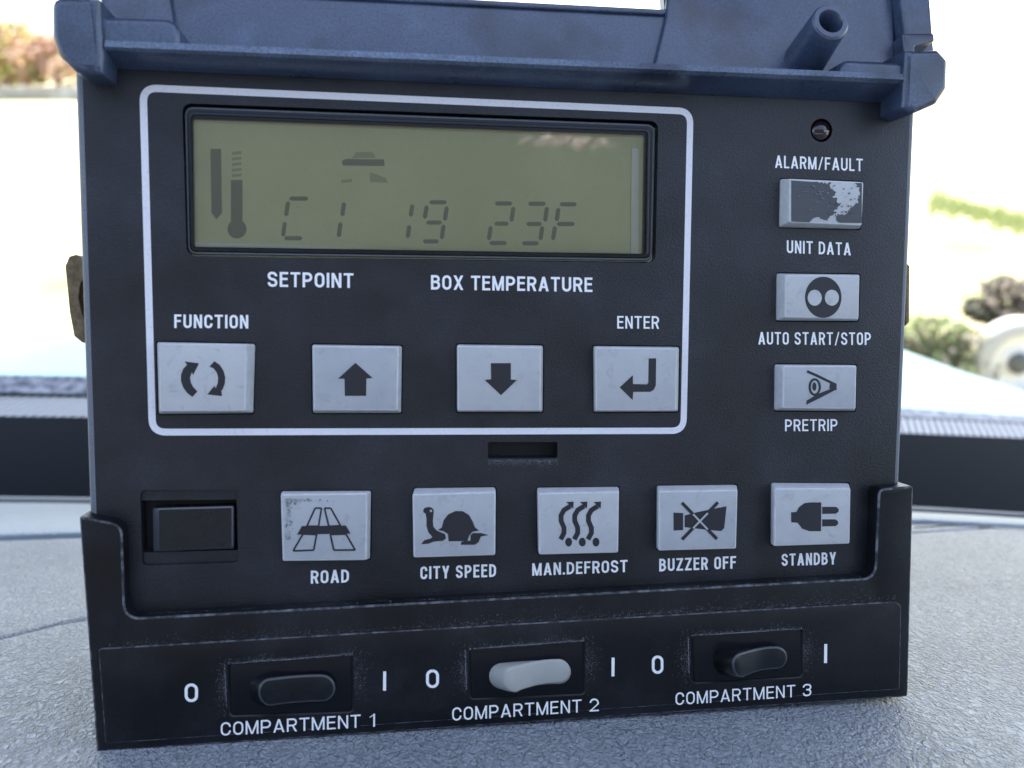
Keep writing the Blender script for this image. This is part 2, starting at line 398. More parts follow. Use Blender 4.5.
DIG = [
 [(289, 198.6, 308.5, 198.6), (288.3, 201, 286, 216.5), (285, 221.5, 283, 237), (284, 238.2, 302.5, 238.2)],
 [(344.2, 202, 342.2, 216.5), (340.6, 222, 338.6, 237.5)],
 [(412.6, 204, 410.5, 217), (409.4, 225, 407.5, 238.5)],
 [(429, 202.3, 447, 202.3), (427, 205, 424.5, 219), (447, 206, 444.7, 221), (426, 222.6, 442, 222.6), (443.8, 224.5, 441.5, 239.5), (422.7, 241.4, 439, 241.4)],
 [(494.7, 203.5, 512.5, 203.5), (513.6, 206.5, 511.3, 222), (494, 223.7, 509, 223.7), (491, 225.8, 488.6, 240.5), (489, 243, 507, 243)],
 [(528, 203.8, 546, 203.8), (547, 206.5, 545, 222), (526, 224, 542, 224), (542.5, 225.8, 540.2, 240.5), (521.7, 243.3, 539, 243.3)],
 [(559.4, 204.3, 577, 204.3), (558.6, 207.5, 556.5, 221.5), (556.5, 224, 575, 224), (555.2, 225.8, 552.8, 240.5)]]
for dg in DIG:
    bm = bmesh.new()
    for sgm in dg: seg(bm, *sgm)
    link('digit', bm, M_seg, disp)
bm = bmesh.new(); slab(bm, [P(x, y, ZL) for x, y in [(210.5, 149), (221, 149), (222, 213), (216.5, 219.5), (211.5, 213)]], ZL + .02 * MM, .02 * MM); link('arrow_symbol', bm, M_seg, disp)
bm = bmesh.new()
bulb = [P(237 + 9.5 * math.cos(a), 229 + 9.5 * math.sin(a), ZL) for a in [i * math.tau / 20 for i in range(20)]]
slab(bm, bulb, ZL + .02 * MM, .02 * MM); slab(bm, [P(x, y, ZL) for x, y in [(231, 180), (242.5, 180), (242.5, 224), (231, 224)]], ZL + .015 * MM, .02 * MM)
link('thermometer_symbol', bm, M_seg, disp)
bm = bmesh.new()
for k in range(5): slab(bm, [P(x, y, ZL) for x, y in [(232, 152 + k * 5.6), (241.5, 151 + k * 5.6), (241.5, 154 + k * 5.6), (232, 155 + k * 5.6)]], ZL + .02 * MM, .02 * MM)
link('faint_symbol', bm, M_segf, disp); bm = bmesh.new()
slab(bm, [P(x, y, ZL) for x, y in [(341, 180), (352, 179), (352, 182), (341, 183)]], ZL + .02 * MM, .02 * MM)
slab(bm, [P(x, y, ZL) for x, y in [(370, 172), (386, 178), (388, 183), (370, 182)]], ZL + .02 * MM, .02 * MM)
slab(bm, [P(x, y, ZL) for x, y in [(356, 152), (372, 152), (376, 158), (352, 158)]], ZL + .02 * MM, .02 * MM)
link('faint_symbol', bm, M_segf, disp)
bm = bmesh.new(); slab(bm, [P(x, y, ZL) for x, y in [(341.6, 161), (346, 159), (384, 159.5), (384.5, 166), (343, 165.5)]], ZL + .02 * MM, .02 * MM); link('bar_symbol', bm, M_seg, disp)

# ---- buttons
def loft(bm, rings, mis):
    prev = None
    for i, r in enumerate(rings):
        v = ring(bm, r)
        if prev: bridge(bm, prev, v, mis[i - 1])
        prev = v
    cap(bm, prev, (), 0)
def button(key, label, worn_cut=None):
    tq, bq, h = BTN[key]; h *= MM
    T = rounded([P(x, y, h) for x, y in tq], .55 * MM, 4); B = rounded([P(x, y, 0) for x, y in bq], .55 * MM, 4)
    if area2(T) < 0: T = T[::-1]; B = B[::-1]
    def zz(pts, z): return [Vector((p.x, p.y, z)) for p in pts]
    bm = bmesh.new(); e = .38 * MM
    T1 = zz(T, h - e); rings = [zz(B, -4 * MM), zz(B, 0), T1]
    for k in (1, 2, 3):
        a = k / 3 * math.pi / 2; rings.append(zz(inset(T, e * (1 - math.cos(a))), h - e + e * math.sin(a)))
    loft(bm, rings, [1, 1, 1, 1, 1])
    o = link('button', bm, [M_btn, M_bedge], unit); o['label'] = label
    return o, h
def sym(par, h, polys, name='symbol', m=None, dz=.02):
    bm = bmesh.new()
    for i, pl in enumerate(polys): slab(bm, [P(x, y, h) for x, y in pl], h + dz * MM + i * .004 * MM, .03 * MM)
    return link(name, bm, m or M_sym, par)
def zc(ox, oy, s, pts): return [(ox + x / s, oy + y / s) for x, y in pts]
def circ(cx, cy, rx, ry=None, n=24, a0=0, a1=math.tau):
    ry = ry or rx; return [(cx + rx * math.cos(a0 + (a1 - a0) * i / n), cy + ry * math.sin(a0 + (a1 - a0) * i / n)) for i in range(n)]
def stroke(pts, wd, ends=None):
    L, Rr = ribbon([Vector((x, y, 0)) for x, y in pts], wd); return [(p.x, p.y) for p in L] + [(p.x, p.y) for p in Rr[::-1]]
# cycle arrows (zoom origin 140,325 scale 3.657)
o, h = button('cycle', 'button with two circling arrows'); z = lambda p: zc(140, 325, 3.657, p)
sym(o, h, [z([(163, 133), (216, 140), (194, 184), (190, 172), (183, 192), (186, 210), (194, 226), (210, 243), (192, 263), (172, 248), (158, 228), (150, 205), (150, 182), (158, 160), (172, 146)]),
           z([(272, 132), (292, 146), (306, 168), (312, 192), (310, 216), (302, 236), (298, 240), (300, 260), (246, 254), (272, 222), (276, 232), (284, 214), (286, 192), (280, 172), (268, 158), (254, 152)])])
o, h = button('up', 'button with an upward arrow')
sym(o, h, [z([(788, 138), (851, 194), (828, 196), (827, 259), (749, 259), (748, 197), (724, 196)])])
o, h = button('down', 'button with a downward arrow'); z = lambda p: zc(340, 250, 2.926, p)
sym(o, h, [z([(441, 331), (500, 331), (500, 379), (518, 380), (471, 425), (423, 380), (442, 378)])])
o, h = button('enter', 'button with a return arrow')
sym(o, h, [z([(903, 317), (925, 317), (924, 396), (918, 409), (908, 415), (858, 415), (856, 439), (818, 402), (857, 366), (857, 392), (898, 393), (902, 388)])])
# worn patch on the button under the fault lamp (origin 760,110 scale 5.908)
o, h = button('data', 'button whose dark coating has half worn away'); z = lambda p: zc(760, 110, 5.908, p)
def ragged(pts, amp=3.2, closed=True):
    out = []
    for i in range(len(pts) if closed else len(pts) - 1):
        a = pts[i]; b = pts[(i + 1) % len(pts)]
        L = math.hypot(b[0] - a[0], b[1] - a[1]); k = max(1, int(L / 8))
        for j in range(k): s = j / k; out.append((a[0] + (b[0] - a[0]) * s + random.uniform(-amp, amp), a[1] + (b[1] - a[1]) * s + random.uniform(-amp, amp)))
    if not closed: out.append(pts[-1])
    return out
M_coat = mat('worn grey coating', (.055, .058, .066), .5)
sym(o, h, [z([(184, 416), (300, 424)] + ragged([(330, 430), (410, 432), (425, 470), (452, 488), (430, 510), (455, 530), (470, 560), (445, 585), (430, 620), (400, 650), (330, 636), (300, 655)], 8, False) + [(290, 664), (184, 658)]),
           z([(560, 430), (602, 432), (600, 668)] + ragged([(470, 664), (440, 655), (455, 630), (520, 612), (530, 590), (575, 548), (585, 500), (590, 460)], 7, False))] +
    [z([(cx + r * random.uniform(.5, 1) * math.cos(k * 1.05) * 1.5, cy + r * random.uniform(.4, 1) * math.sin(k * 1.05)) for k in range(6)]) for cx, cy, r in
     [(random.choice((random.gauss(440, 22), random.gauss(520, 40))), random.choice((random.uniform(440, 600), random.gauss(610, 18))), random.uniform(2, 8)) for _ in range(46)] if 300 < cx < 590 and 430 < cy < 655], 'worn_coating', M_coat)
sym(o, h, [z([(cx + r * random.uniform(.5, 1) * math.cos(k * 1.05) * 2.2, cy + r * random.uniform(.3, .8) * math.sin(k * 1.05)) for k in range(6)]) for cx, cy, r in
     [(random.gauss(330, 55), random.choice((random.gauss(490, 8), random.gauss(520, 30), random.gauss(455, 8))), random.uniform(1.5, 6)) for _ in range(26)] if 200 < cx < 440 and 430 < cy < 655], 'bare_patch', mat('half rubbed coating', (.14, .145, .155), .5), .2)
o, h = button('drums', 'button with a dark disc holding two pale dots'); z = lambda p: zc(740, 260, 4.267, p)
sym(o, h, [z(circ(355, 159, 78, 88, 40))])
sym(o, h, [z(circ(318, 161, 30, 34)), z(circ(391, 161, 30, 34))], 'symbol', M_btn, .08)
o, h = button('eye', 'button with an eye symbol')
sym(o, h, [z(stroke([(286, 475), (325, 492), (410, 533)], 11)), z([(282, 618), (284, 600), (330, 572), (398, 545), (412, 552), (335, 592)]), z([(385, 520), (412, 530), (412, 556), (380, 548)]), z(circ(318, 542, 26, 38))])
sym(o, h, [z(circ(318, 542, 16, 28)), z([(345, 518), (378, 540), (345, 557)])], 'symbol', M_btn, .08)
sym(o, h, [z(circ(316, 540, 9, 18))], 'symbol', M_sym, .12)
# road (origin 260,470 scale 4.096)
o, h = button('road', 'button with a road and bridge, grime in its corner'); z = lambda p: zc(260, 470, 4.096, p)
W4 = 7
def box_outline(q, wd):
    out = []
    for i in range(len(q)): out.append(stroke([q[i], q[(i + 1) % len(q)]], wd))
    return out
pl = []
for q in ([(226, 156), (252, 156), (240, 230), (192, 230)], [(264, 156), (290, 156), (330, 228), (282, 230)], [(176, 262), (232, 264), (220, 328), (136, 331)], [(288, 264), (352, 262), (390, 327), (303, 328)]):
    pl += [z(s) for s in box_outline(q, W4)]
pl.append(z([(172, 229), (352, 227), (371, 260), (152, 264)]))
sym(o, h, pl)
gp = []
for _ in range(150):
    t = random.random()
    if random.random() < .5: cx, cy = 104 + abs(random.gauss(0, 55)), 118 + abs(random.gauss(0, 9))
    else: cx, cy = 106 + abs(random.gauss(0, 13)), 120 + random.random() * 165
    r = random.uniform(1.5, 6.5)
    gp.append(z([(cx + r * random.uniform(.5, 1) * math.cos(k * 1.05), cy + r * random.uniform(.5, 1) * math.sin(k * 1.05)) for k in range(6)]))
bm = bmesh.new()
for i, g_ in enumerate(gp): 
    q_ = [P(x, y, h) for x, y in g_]; q_ = q_[::-1] if area2(q_) < 0 else q_
    bm.faces.new([bm.verts.new((p.x, p.y, h + (.02 + .0012 * i) * MM)) for p in q_])
tag(link('grime', bm, M_grime, o), kind='stuff')
o, h = button('tortoise', 'button with a tortoise')
sym(o, h, [z([(668, 165), (674, 155), (690, 151), (704, 154), (712, 164), (711, 180), (708, 205), (710, 232), (722, 246), (738, 254), (758, 262), (762, 280), (748, 290), (712, 293), (690, 302), (660, 304), (672, 288), (700, 280), (706, 274), (690, 256), (682, 230), (682, 200), (678, 178), (670, 174)]),
           z([(728, 246), (745, 235), (752, 205), (770, 182), (800, 168), (830, 168), (856, 184), (872, 212), (880, 234), (897, 248), (870, 253), (856, 270), (850, 291), (772, 292), (770, 262), (750, 250)]),
           z([(862, 268), (872, 258), (905, 258), (937, 266), (905, 272), (895, 296), (880, 306), (822, 306), (826, 293), (862, 289)])])
sym(o, h, [z(circ(700, 167, 5, 5, 12))], 'symbol', M_btn, .08)
o, h = button('heat', 'button with three rising heat arrows'); z = lambda p: zc(500, 470, 4.096, p)
pl = []
for dx in (0, 56, 112):
    pl.append(z(stroke([(288 + dx, 148), (262 + dx, 164), (250 + dx, 186), (250 + dx, 208), (262 + dx, 236), (262 + dx, 258), (248 + dx, 284)], 20)))
    pl.append(z([(270 + dx, 131), (302 + dx, 129), (300 + dx, 158), (290 + dx, 150), (284 + dx, 142)])); pl.append(z(circ(281 + dx, 295, 14, 18)))
sym(o, h, pl)
o, h = button('horn', 'button with a crossed out horn')
sym(o, h, [z([(710, 174), (750, 176), (750, 246), (711, 248)]), z([(756, 186), (810, 172), (928, 148), (918, 238), (905, 250), (860, 246), (756, 234)])])
sym(o, h, [z(stroke([(745, 134), (888, 282)], 13)), z(stroke([(745, 284), (892, 132)], 13))], 'symbol', M_sym, .10)
sym(o, h, [z(stroke([(790, 180), (850, 243)], 7)), z(stroke([(790, 238), (850, 176)], 7))], 'symbol', M_btn, .16)
o, h = button('plug', 'button with a mains plug'); z = lambda p: zc(640, 470, 3.531, p)
sym(o, h, [z([(533, 149), (552, 148), (560, 132), (580, 117), (602, 114), (640, 114), (639, 216), (598, 216), (572, 207), (556, 186), (534, 185)]),
           z([(643, 130), (692, 130), (701, 137), (701, 147), (692, 154), (643, 155)]), z([(643, 174), (690, 174), (699, 181), (699, 191), (690, 198), (643, 199)])])

# ---- lettering of the face
for s, q in {'SETPOINT': ((267.6, 271.7), (267.6, 286.7), (353.5, 273.3), (353.5, 288)), 'BOX TEMPERATURE': ((431, 275), (431, 289.5), (592.4, 277.6), (592.4, 292)),
             'FUNCTION': ((174.3, 314.4), (174.3, 328), (248.3, 315), (248.3, 328.5)), 'ENTER': ((617.2, 316), (617.2, 328.5), (659, 316.2), (659, 328.8)),
             'ALARM/FAULT': ((775, 155.4), (775, 167.8), (862.7, 158.8), (862.7, 171.4)), 'UNIT DATA': ((786.8, 240.3), (786.8, 253), (850.7, 242.8), (850.7, 255.4)),
             'AUTO START/STOP': ((758.3, 332), (758.3, 344.5), (870.8, 332.4), (870.8, 345)), 'PRETRIP': ((785, 419.4), (785, 431.2), (837.4, 419), (837.4, 430.9)),
             'ROAD': ((310.8, 570.6), (310.8, 583.6), (349, 569.4), (349, 582.4)), 'CITY SPEED': ((420.4, 566.6), (420.4, 579.2), (496, 564), (496, 576.8)),
             'MAN.DEFROST': ((532.2, 563.3), (532.2, 575.7), (627.5, 559.8), (627.5, 572)), 'BUZZER OFF': ((659.2, 558.8), (659.2, 571.4), (736, 556), (736, 568.5)),
             'STANDBY': ((781.6, 553.9), (781.6, 565.9), (836, 552), (836, 564.4))}.items():
    text('label_text', s, *q, unit, 0, .145 if s in ('ALARM/FAULT', 'UNIT DATA', 'AUTO START/STOP', 'PRETRIP', 'ENTER') else .17, .15, label='white lettering ' + s)

# ---- black push key in its recess
bm = bmesh.new()
led = px([(141, 500), (237, 499), (238, 550), (143, 553)], -1.2 * MM)
rk = [Vector((p.x, p.y, 0)) for p in rockhole]
plate(bm, inset(rockhole, .02 * MM), -4.4 * MM, -.9 * MM, 0, [px([(141.5, 500.5), (236.5, 499.5), (238, 550), (143.5, 552.5)], -.9 * MM, .3 * MM)], 3.4 * MM)
link('key_surround', bm, M_body, unit)
bm = bmesh.new(); zt = .4 * MM
T = [P(x, y, zt) for x, y in [(158, 509), (232.5, 507), (232.5, 547.5), (158.5, 551)]]; B = [P(x, y, -1 * MM) for x, y in [(153, 508), (234.5, 505.5), (234.5, 549), (153.5, 552)]]
T = rounded(T, .4 * MM, 3)[::-1]; B = rounded(B, .4 * MM, 3)[::-1]
loft(bm, [[Vector((p.x, p.y, -4 * MM)) for p in B], B, [Vector((p.x, p.y, zt - .25 * MM)) for p in inset(T, -.1 * MM)], [Vector((p.x, p.y, zt)) for p in inset(T, .2 * MM)]], [0, 1, 1])
link('push_key', bm, [M_rock, mat('painted key edge highlight', (.07, .075, .09), .3)], unit)  # bright key edges are a highlight painted into the bevel colour
# ---- indicator lamp
bm = bmesh.new(); bmesh.ops.create_uvsphere(bm, u_segments=24, v_segments=12, radius=2.7 * MM)
c0 = P(821.4, 130.3)
for v in bm.verts: v.co = Vector((v.co.x, v.co.y, v.co.z * .8)) + Vector((c0.x, c0.y, -1.3 * MM))
link('indicator_lamp', bm, M_led, unit, True)

# ---- lower cover wrapped round the foot of the box
ZC = 4.5 * MM
bm = bmesh.new()
co = rounded([P(x, y, ZC) for x, y in [(79, 516.5), (122, 524.5), (125, 618.5), (875, 578), (879, 489), (913.5, 486), (908, 697), (96.5, 752.5)]],
             [.4 * MM, 3.2 * MM, 3.4 * MM, 3.4 * MM, 1.8 * MM, .8 * MM, .8 * MM, .8 * MM], 8)
SW = {1: [(228.5, 664), (352.5, 655), (352.5, 712), (230.5, 716)], 2: [(469, 649.5), (584, 641), (584.5, 694), (470.5, 699)], 3: [(692, 636), (801.5, 629), (802, 677), (693, 683)]}
plate(bm, co, -.060, ZC, .45 * MM, [], 0, 0, 1, 3)
cover = link('lower_cover', bm, [M_cover, M_edge], unit)
bm = bmesh.new(); ZP = ZC + .5 * MM
po = rounded([P(x, y, ZP) for x, y in [(98, 648.5), (896, 601.5), (901.5, 606), (900, 689.5), (105, 744)]], [.9 * MM, .6 * MM, .9 * MM, .5 * MM, .5 * MM], 4)
holes = [rounded([P(x, y, ZP) for x, y in q], .9 * MM, 4) for q in SW.values()]
plate(bm, po, ZC - .1 * MM, ZP, .26 * MM, holes, 2.4 * MM, 0, 1, 2, hb=.28 * MM)
# open the cover below the wells: wells are shallower than the cover so the plate carries its own floor
link('switch_panel', bm, [M_cover, M_edge], unit)
for q in SW.values():
    pass
for s, q in (('COMPARTMENT 1', ((220.8, 722.4), (220.8, 735.8), (375, 713.6), (375, 726.6))), ('COMPARTMENT 2', ((452.2, 707.6), (452.2, 720.8), (598.8, 698.2), (598.8, 711))), ('COMPARTMENT 3', ((675.5, 692.6), (675.5, 705.2), (811.3, 683.6), (811.3, 695.8)))):
    text('label_text', s, *q, unit, ZP, .125, .17, label='white lettering ' + s)
for (x0, x1, y0, y1) in ((184.7, 198, 683.4, 702), (426, 439, 669.4, 688), (651.8, 663.4, 655.4, 673.8)):
    text('label_text', '0', (x0, y0), (x0, y1), (x1, y0), (x1, y1), unit, ZP, .15, label='white zero')
for (x, y0, y1) in ((384.6, 671.3, 690.6), (613, 657.6, 676.3), (825.6, 644, 663)):
    bm = bmesh.new(); sheet(bm, [P(x - 1.4, y0, ZP), P(x + 1.6, y0, ZP), P(x + 1.4, y1, ZP), P(x - 1.6, y1, ZP)], ZP + .03 * MM); link('label_text', bm, M_ink, unit)['label'] = 'white stroke mark'

# ---- compartment switches
def pillpts(L, Rr, rl, rr, n=12):
    """L, R centres of the round ends (pixels), radii in pixels (rl, rr); runs right end then left end"""
    ax = Vector((Rr[0] - L[0], Rr[1] - L[1], 0)); an = math.atan2(ax.y, ax.x); out = []
    for i in range(n + 1):
        a = an - math.pi / 2 + math.pi * i / n; out.append((Rr[0] + rr[0] * math.cos(a), Rr[1] + rr[1] * math.sin(a), 1))
    for k in range(1, 8):
        s = k / 8; e = s ** 1.9; out.append((Rr[0] + (L[0] - Rr[0]) * s, (Rr[1] + rr[1]) * (1 - e) + (L[1] + rl[1]) * e, 1 - s))
    for i in range(n + 1):
        a = an + math.pi / 2 + math.pi * i / n; out.append((L[0] + rl[0] * math.cos(a), L[1] + rl[1] * math.sin(a), 0))
    for k in range(1, 8):
        s = k / 8; e = (1 - s) ** 1.9; out.append((L[0] + (Rr[0] - L[0]) * s, (L[1] - rl[1]) * e + (Rr[1] - rr[1]) * (1 - e), s))
    return out
def rocker(well, base, front, m, label, hl, hr):
    sw_b = bmesh.new(); fl = [P(x, y, ZC) for x, y in well]
    plate(sw_b, inset(rounded(fl, .9 * MM, 4), .15 * MM), ZC - .4 * MM, ZC + .14 * MM, .12 * MM, mi=0, mb=0)
    sw = link('switch', sw_b, [M_black], unit); sw['label'] = label
    bp = pillpts(*base); fp = pillpts(*front); zb = ZC + .1 * MM
    def hz(s, hl=hl, hr=hr):
        q = max(0, 1 - s / .55); return ZC + (hr + (hl - hr) * (q * q * (3 - 2 * q))) * MM
    bm = bmesh.new()
    B = [P(x, y, zb) for x, y, s in bp]; T = []
    X0 = front[0][0] - front[2][0]; X1 = front[1][0] + front[3][0]
    for x, y, s in fp: s2 = (x - X0) / (X1 - X0); T.append(P(x, y, hz(s2)))
    flip = area2(T) < 0
    if flip: T = T[::-1]; B = B[::-1]
    M1 = [a.lerp(b, .5) for a, b in zip(B, T)]
    cT = sum(T, Vector()) / len(T)
    rs = [B, M1, [t - Vector((0, 0, .35 * MM)) for t in T]]
    e = .5 * MM; T2 = inset(T, e * .4); T3 = inset(T, e)
    for i in range(len(T)): T2[i].z = T[i].z - .1 * MM; T3[i].z = T[i].z
    rs += [T2, T3]
    pv = None
    for r in rs:
        v = ring(bm, r)
        if pv: bridge(bm, pv, v, 1 if r is T2 or r is T3 else 0)
        pv = v
    # cross strips over the hollow front, so that its curve shades
    xs = [v.co.x for v in pv]; n = len(pv)
    top = []; 
    # pair vertices symmetrically: first half/last half of the loop
    mid = [0] * 0
    order = sorted(range(n), key=lambda i: pv[i].co.x)
    i0 = order[0]; up = [pv[(i0 + k) % n] for k in range(n // 2 + 1)]; dn = [pv[(i0 - k) % n] for k in range(n - n // 2 + 1)]
    K = 26
    def at(chain, t):
        L = (len(chain) - 1) * t; i = min(int(L), len(chain) - 2); return i
    # simple: fill and let smooth shading carry it
    Nn = len(pv); ir = 6 if not flip else Nn - 1 - 6
    for k in range(Nn // 2):
        q = [pv[(ir + k) % Nn], pv[(ir + k + 1) % Nn], pv[(ir - k - 1) % Nn], pv[(ir - k) % Nn]]; q2 = []
        for v in q:
            if v not in q2: q2.append(v)
        if len(q2) > 2:
            f = bm.faces.new(q2); f.normal_update()
            if f.normal.z < 0: f.normal_flip()
    o = link('rocker', bm, [m, M_redge if m is M_rock else m], sw, True); return o
M_redge = mat('painted switch edge highlight', (.045, .05, .06), .3)  # rocker bevel highlight painted as a lighter edge colour
M_grey = worn('light grey switch plastic', (.30, .305, .285), (.36, .365, .34), 90, .3, .7)
# base: centres L,R, radii ; front the same
rocker(SW[1], ((262, 690), (321, 689), (13.5, 14.5), (14, 14)), ((270.5, 692.5), (321.5, 688.5), (12.5, 14), (14, 13.8)), M_rock, 'black compartment switch', 3.4, 1.8)
rocker(SW[2], ((502, 676), (559, 672), (13, 13), (12, 12)), ((515, 680), (558.5, 671.5), (12, 13), (12, 12)), M_grey, 'light grey compartment switch', 5.2, 2.2)
rocker(SW[3], ((726, 662.5), (777, 658), (13, 12.5), (11.5, 11.5)), ((742, 665.5), (776.5, 658), (9.5, 12.5), (11.5, 11.5)), M_rock, 'black compartment switch pressed far in', 6.4, 2.6)

# ---- dust on the cover
bm = bmesh.new()
def flakes(n, fx, z, s=(.25, .9)):
    for _ in range(int(n * 1.7)):
        x, y = fx(); r = random.uniform(*s) * .8; a0 = random.random() * 6.28
        vs = [P(x + r * math.cos(a0 + a) * random.uniform(.5, 1), y + r * math.sin(a0 + a) * random.uniform(.4, .9), z) for a in (0, 1.6, 3.1, 4.7)]
        f = bm.faces.new([bm.verts.new((p.x, p.y, z + random.uniform(.02, .06) * MM)) for p in vs]); f.normal_update()
        if f.normal.z < 0: f.normal_flip()
def near(a, b, sp, up=1):
    def f():
        s = random.random() if random.random() < .6 else min(1, max(0, random.gauss(.5, .25))); d = abs(random.gauss(0, sp)) * (.25 + .75 * abs(math.sin(s * 9 + a[0]) * math.sin(s * 4 + 1))); return (a[0] + (b[0] - a[0]) * s, a[1] + (b[1] - a[1]) * s - d * up)
    return f
for q in SW.values():
    flakes(260, near(q[0], q[1], 5), ZP, (.15, .5)); flakes(330, near(q[0], q[1], 1.1), ZP, (.2, .55)); flakes(110, near((q[0][0] - 4, q[0][1]), (q[3][0] - 4, q[3][1] - 10), 3, 0), ZP, (.2, .55))
    for k in range(150):
        pass
    flakes(160, (lambda q=q: (q[0][0] - 1.5 - abs(random.gauss(0, 6)), q[0][1] + random.gauss(22, 12))), ZP, (.2, .5))
    flakes(120, (lambda q=q: (q[1][0] + 1.5 + abs(random.gauss(0, 6)), q[1][1] + random.gauss(22, 12))), ZP, (.2, .5))
flakes(420, near((110, 647.5), (890, 601.5), 1.2), ZC, (.2, .5)); flakes(450, near((110, 646), (895, 600), 5), ZC, (.2, .5)); flakes(260, near((420, 628), (870, 602), 9), ZC, (.2, .5))
flakes(300, near((150, 614), (860, 578), -2, 1), ZC, (.2, .5))
flakes(500, lambda: (random.uniform(488, 558), 459.5 + abs(random.gauss(0, 3)) * (1 - ((lambda u: u * u)((0)))) ), 0, (.15, .4))
tag(link('dust', bm, M_dust, unit), kind='stuff')

# ---- hinge moulding over the face
def Lx(a, b, z): return P(a, b, z)
ZH = 9 * MM
bm = bmesh.new()
sec = []   # section at the left and right ends: (px,py,z)
Ls = [(96, 68, 0.2 * MM), (103, 50, ZH - 1.2 * MM), (104, 46.5, ZH), (105, 40, ZH - .4 * MM)]
Rs = [(915, 104, 0.2 * MM), (906, 84, ZH - 1.2 * MM), (905, 79.5, ZH), (904, 74, ZH - .4 * MM)]
la = [P(*p) for p in Ls]; ra = [P(*p) for p in Rs]
la += [Vector((la[-1].x, la[-1].y, -2 * MM)), Vector((la[-1].x, la[-1].y - 8 * MM, -10 * MM))]; ra += [Vector((ra[-1].x, ra[-1].y, -2 * MM)), Vector((ra[-1].x, ra[-1].y - 8 * MM, -10 * MM))]
NS = 30
rows = [[bm.verts.new(a.lerp(b, i / NS)) for i in range(NS + 1)] for a, b in zip(la, ra)]
for j in range(len(rows) - 1):
    for i in range(NS):
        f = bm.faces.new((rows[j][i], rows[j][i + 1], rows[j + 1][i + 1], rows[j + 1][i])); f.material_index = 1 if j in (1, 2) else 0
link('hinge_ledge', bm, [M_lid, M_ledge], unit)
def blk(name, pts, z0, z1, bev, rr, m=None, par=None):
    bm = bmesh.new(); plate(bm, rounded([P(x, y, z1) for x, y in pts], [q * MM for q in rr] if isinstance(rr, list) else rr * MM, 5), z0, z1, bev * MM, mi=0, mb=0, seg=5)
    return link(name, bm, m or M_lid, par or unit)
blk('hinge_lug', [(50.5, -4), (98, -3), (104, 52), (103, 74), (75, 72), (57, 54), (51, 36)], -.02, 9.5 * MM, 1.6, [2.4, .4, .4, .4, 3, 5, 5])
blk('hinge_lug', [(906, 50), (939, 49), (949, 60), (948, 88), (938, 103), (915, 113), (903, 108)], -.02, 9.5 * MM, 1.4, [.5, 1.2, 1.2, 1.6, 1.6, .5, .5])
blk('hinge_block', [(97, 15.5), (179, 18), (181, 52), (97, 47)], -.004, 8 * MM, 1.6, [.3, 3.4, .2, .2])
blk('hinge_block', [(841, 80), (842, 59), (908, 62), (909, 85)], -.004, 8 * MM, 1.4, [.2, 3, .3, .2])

# ---- open lid
T0 = R(16)
lid_o = P(500, 66, -2 * MM); lv = Vector((0, math.cos(T0), -math.sin(T0))); ln = Vector((0, math.sin(T0), math.cos(T0)))
ML = Matrix(((1, 0, 0, lid_o.x), (0, lv.y, ln.y, lid_o.y), (0, lv.z, ln.z, lid_o.z), (0, 0, 0, 1)))
lid = bpy.data.objects.new('lid_anchor', None)
def LP(x, y, wz=0):
    """photograph point on the lid plane, in lid coordinates"""
    d = (UCi.to_3x3() @ ray(x, y)); MLi = ML.inverted(); c = MLi @ CAML; dd = MLi.to_3x3() @ d; t = (wz - c.z) / dd.z
    return c + dd * t
bpy.data.objects.remove(lid)
LT = .15
bl, br_ = LP(90, 50), LP(905, 84)
bm = bmesh.new()
xl, xr = LP(100, 20).x, LP(931, 30).x
wq = [LP(190, -14), LP(664.5, 10.5)]; wy = max(wq[0].y, wq[1].y)
hole = rounded([Vector((wq[0].x, wq[0].y, 0)), Vector((wq[1].x, wq[1].y, 0)), Vector((wq[1].x, wq[1].y + .034, 0)), Vector((wq[0].x, wq[0].y + .034, 0))], 1 * MM)
plate(bm, [Vector((xl, -.001, 0)), Vector((xr, -.001, 0)), Vector((xr, LT, 0)), Vector((xl, LT, 0))], -3 * MM, 0, .3 * MM, [hole], 2.9 * MM, bottom=False)
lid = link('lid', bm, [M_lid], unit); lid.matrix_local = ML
lid['label'] = 'open cover flap with a window, hinged back'
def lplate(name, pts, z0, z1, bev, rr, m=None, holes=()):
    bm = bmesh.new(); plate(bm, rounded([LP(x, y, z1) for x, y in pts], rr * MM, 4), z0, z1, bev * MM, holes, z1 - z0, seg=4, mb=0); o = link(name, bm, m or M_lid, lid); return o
lplate('window_frame', [(180, -24), (668, 2), (673, 14), (182, -8)], 0, 1.0 * MM, .5, .5) if False else None
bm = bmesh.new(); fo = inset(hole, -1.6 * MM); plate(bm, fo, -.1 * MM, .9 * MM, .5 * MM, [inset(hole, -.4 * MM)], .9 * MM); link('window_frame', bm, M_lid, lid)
bm = bmesh.new(); sheet(bm, inset(hole, -.2 * MM), -1.5 * MM); link('window_pane', bm, M_glass, lid)
lplate('raised_panel', [(169, -20), (179, 50), (100, 46), (100, -40)], -.1 * MM, 1.6 * MM, .9, .6)
lplate('raised_panel', [(668, -20), (666, 15), (652, 75), (897, 86), (893, -30)], -.1 * MM, 1.6 * MM, .9, .8)
lplate('side_wall', [(897, -30), (906, 42), (934, 38), (928, -40)], -.5 * MM, 5 * MM, .9, .6)
lplate('side_wall', [(902, 33), (906, 74), (915, 74), (915, 46), (935, 40), (934, 33)], -.5 * MM, 5.6 * MM, .5, .4)
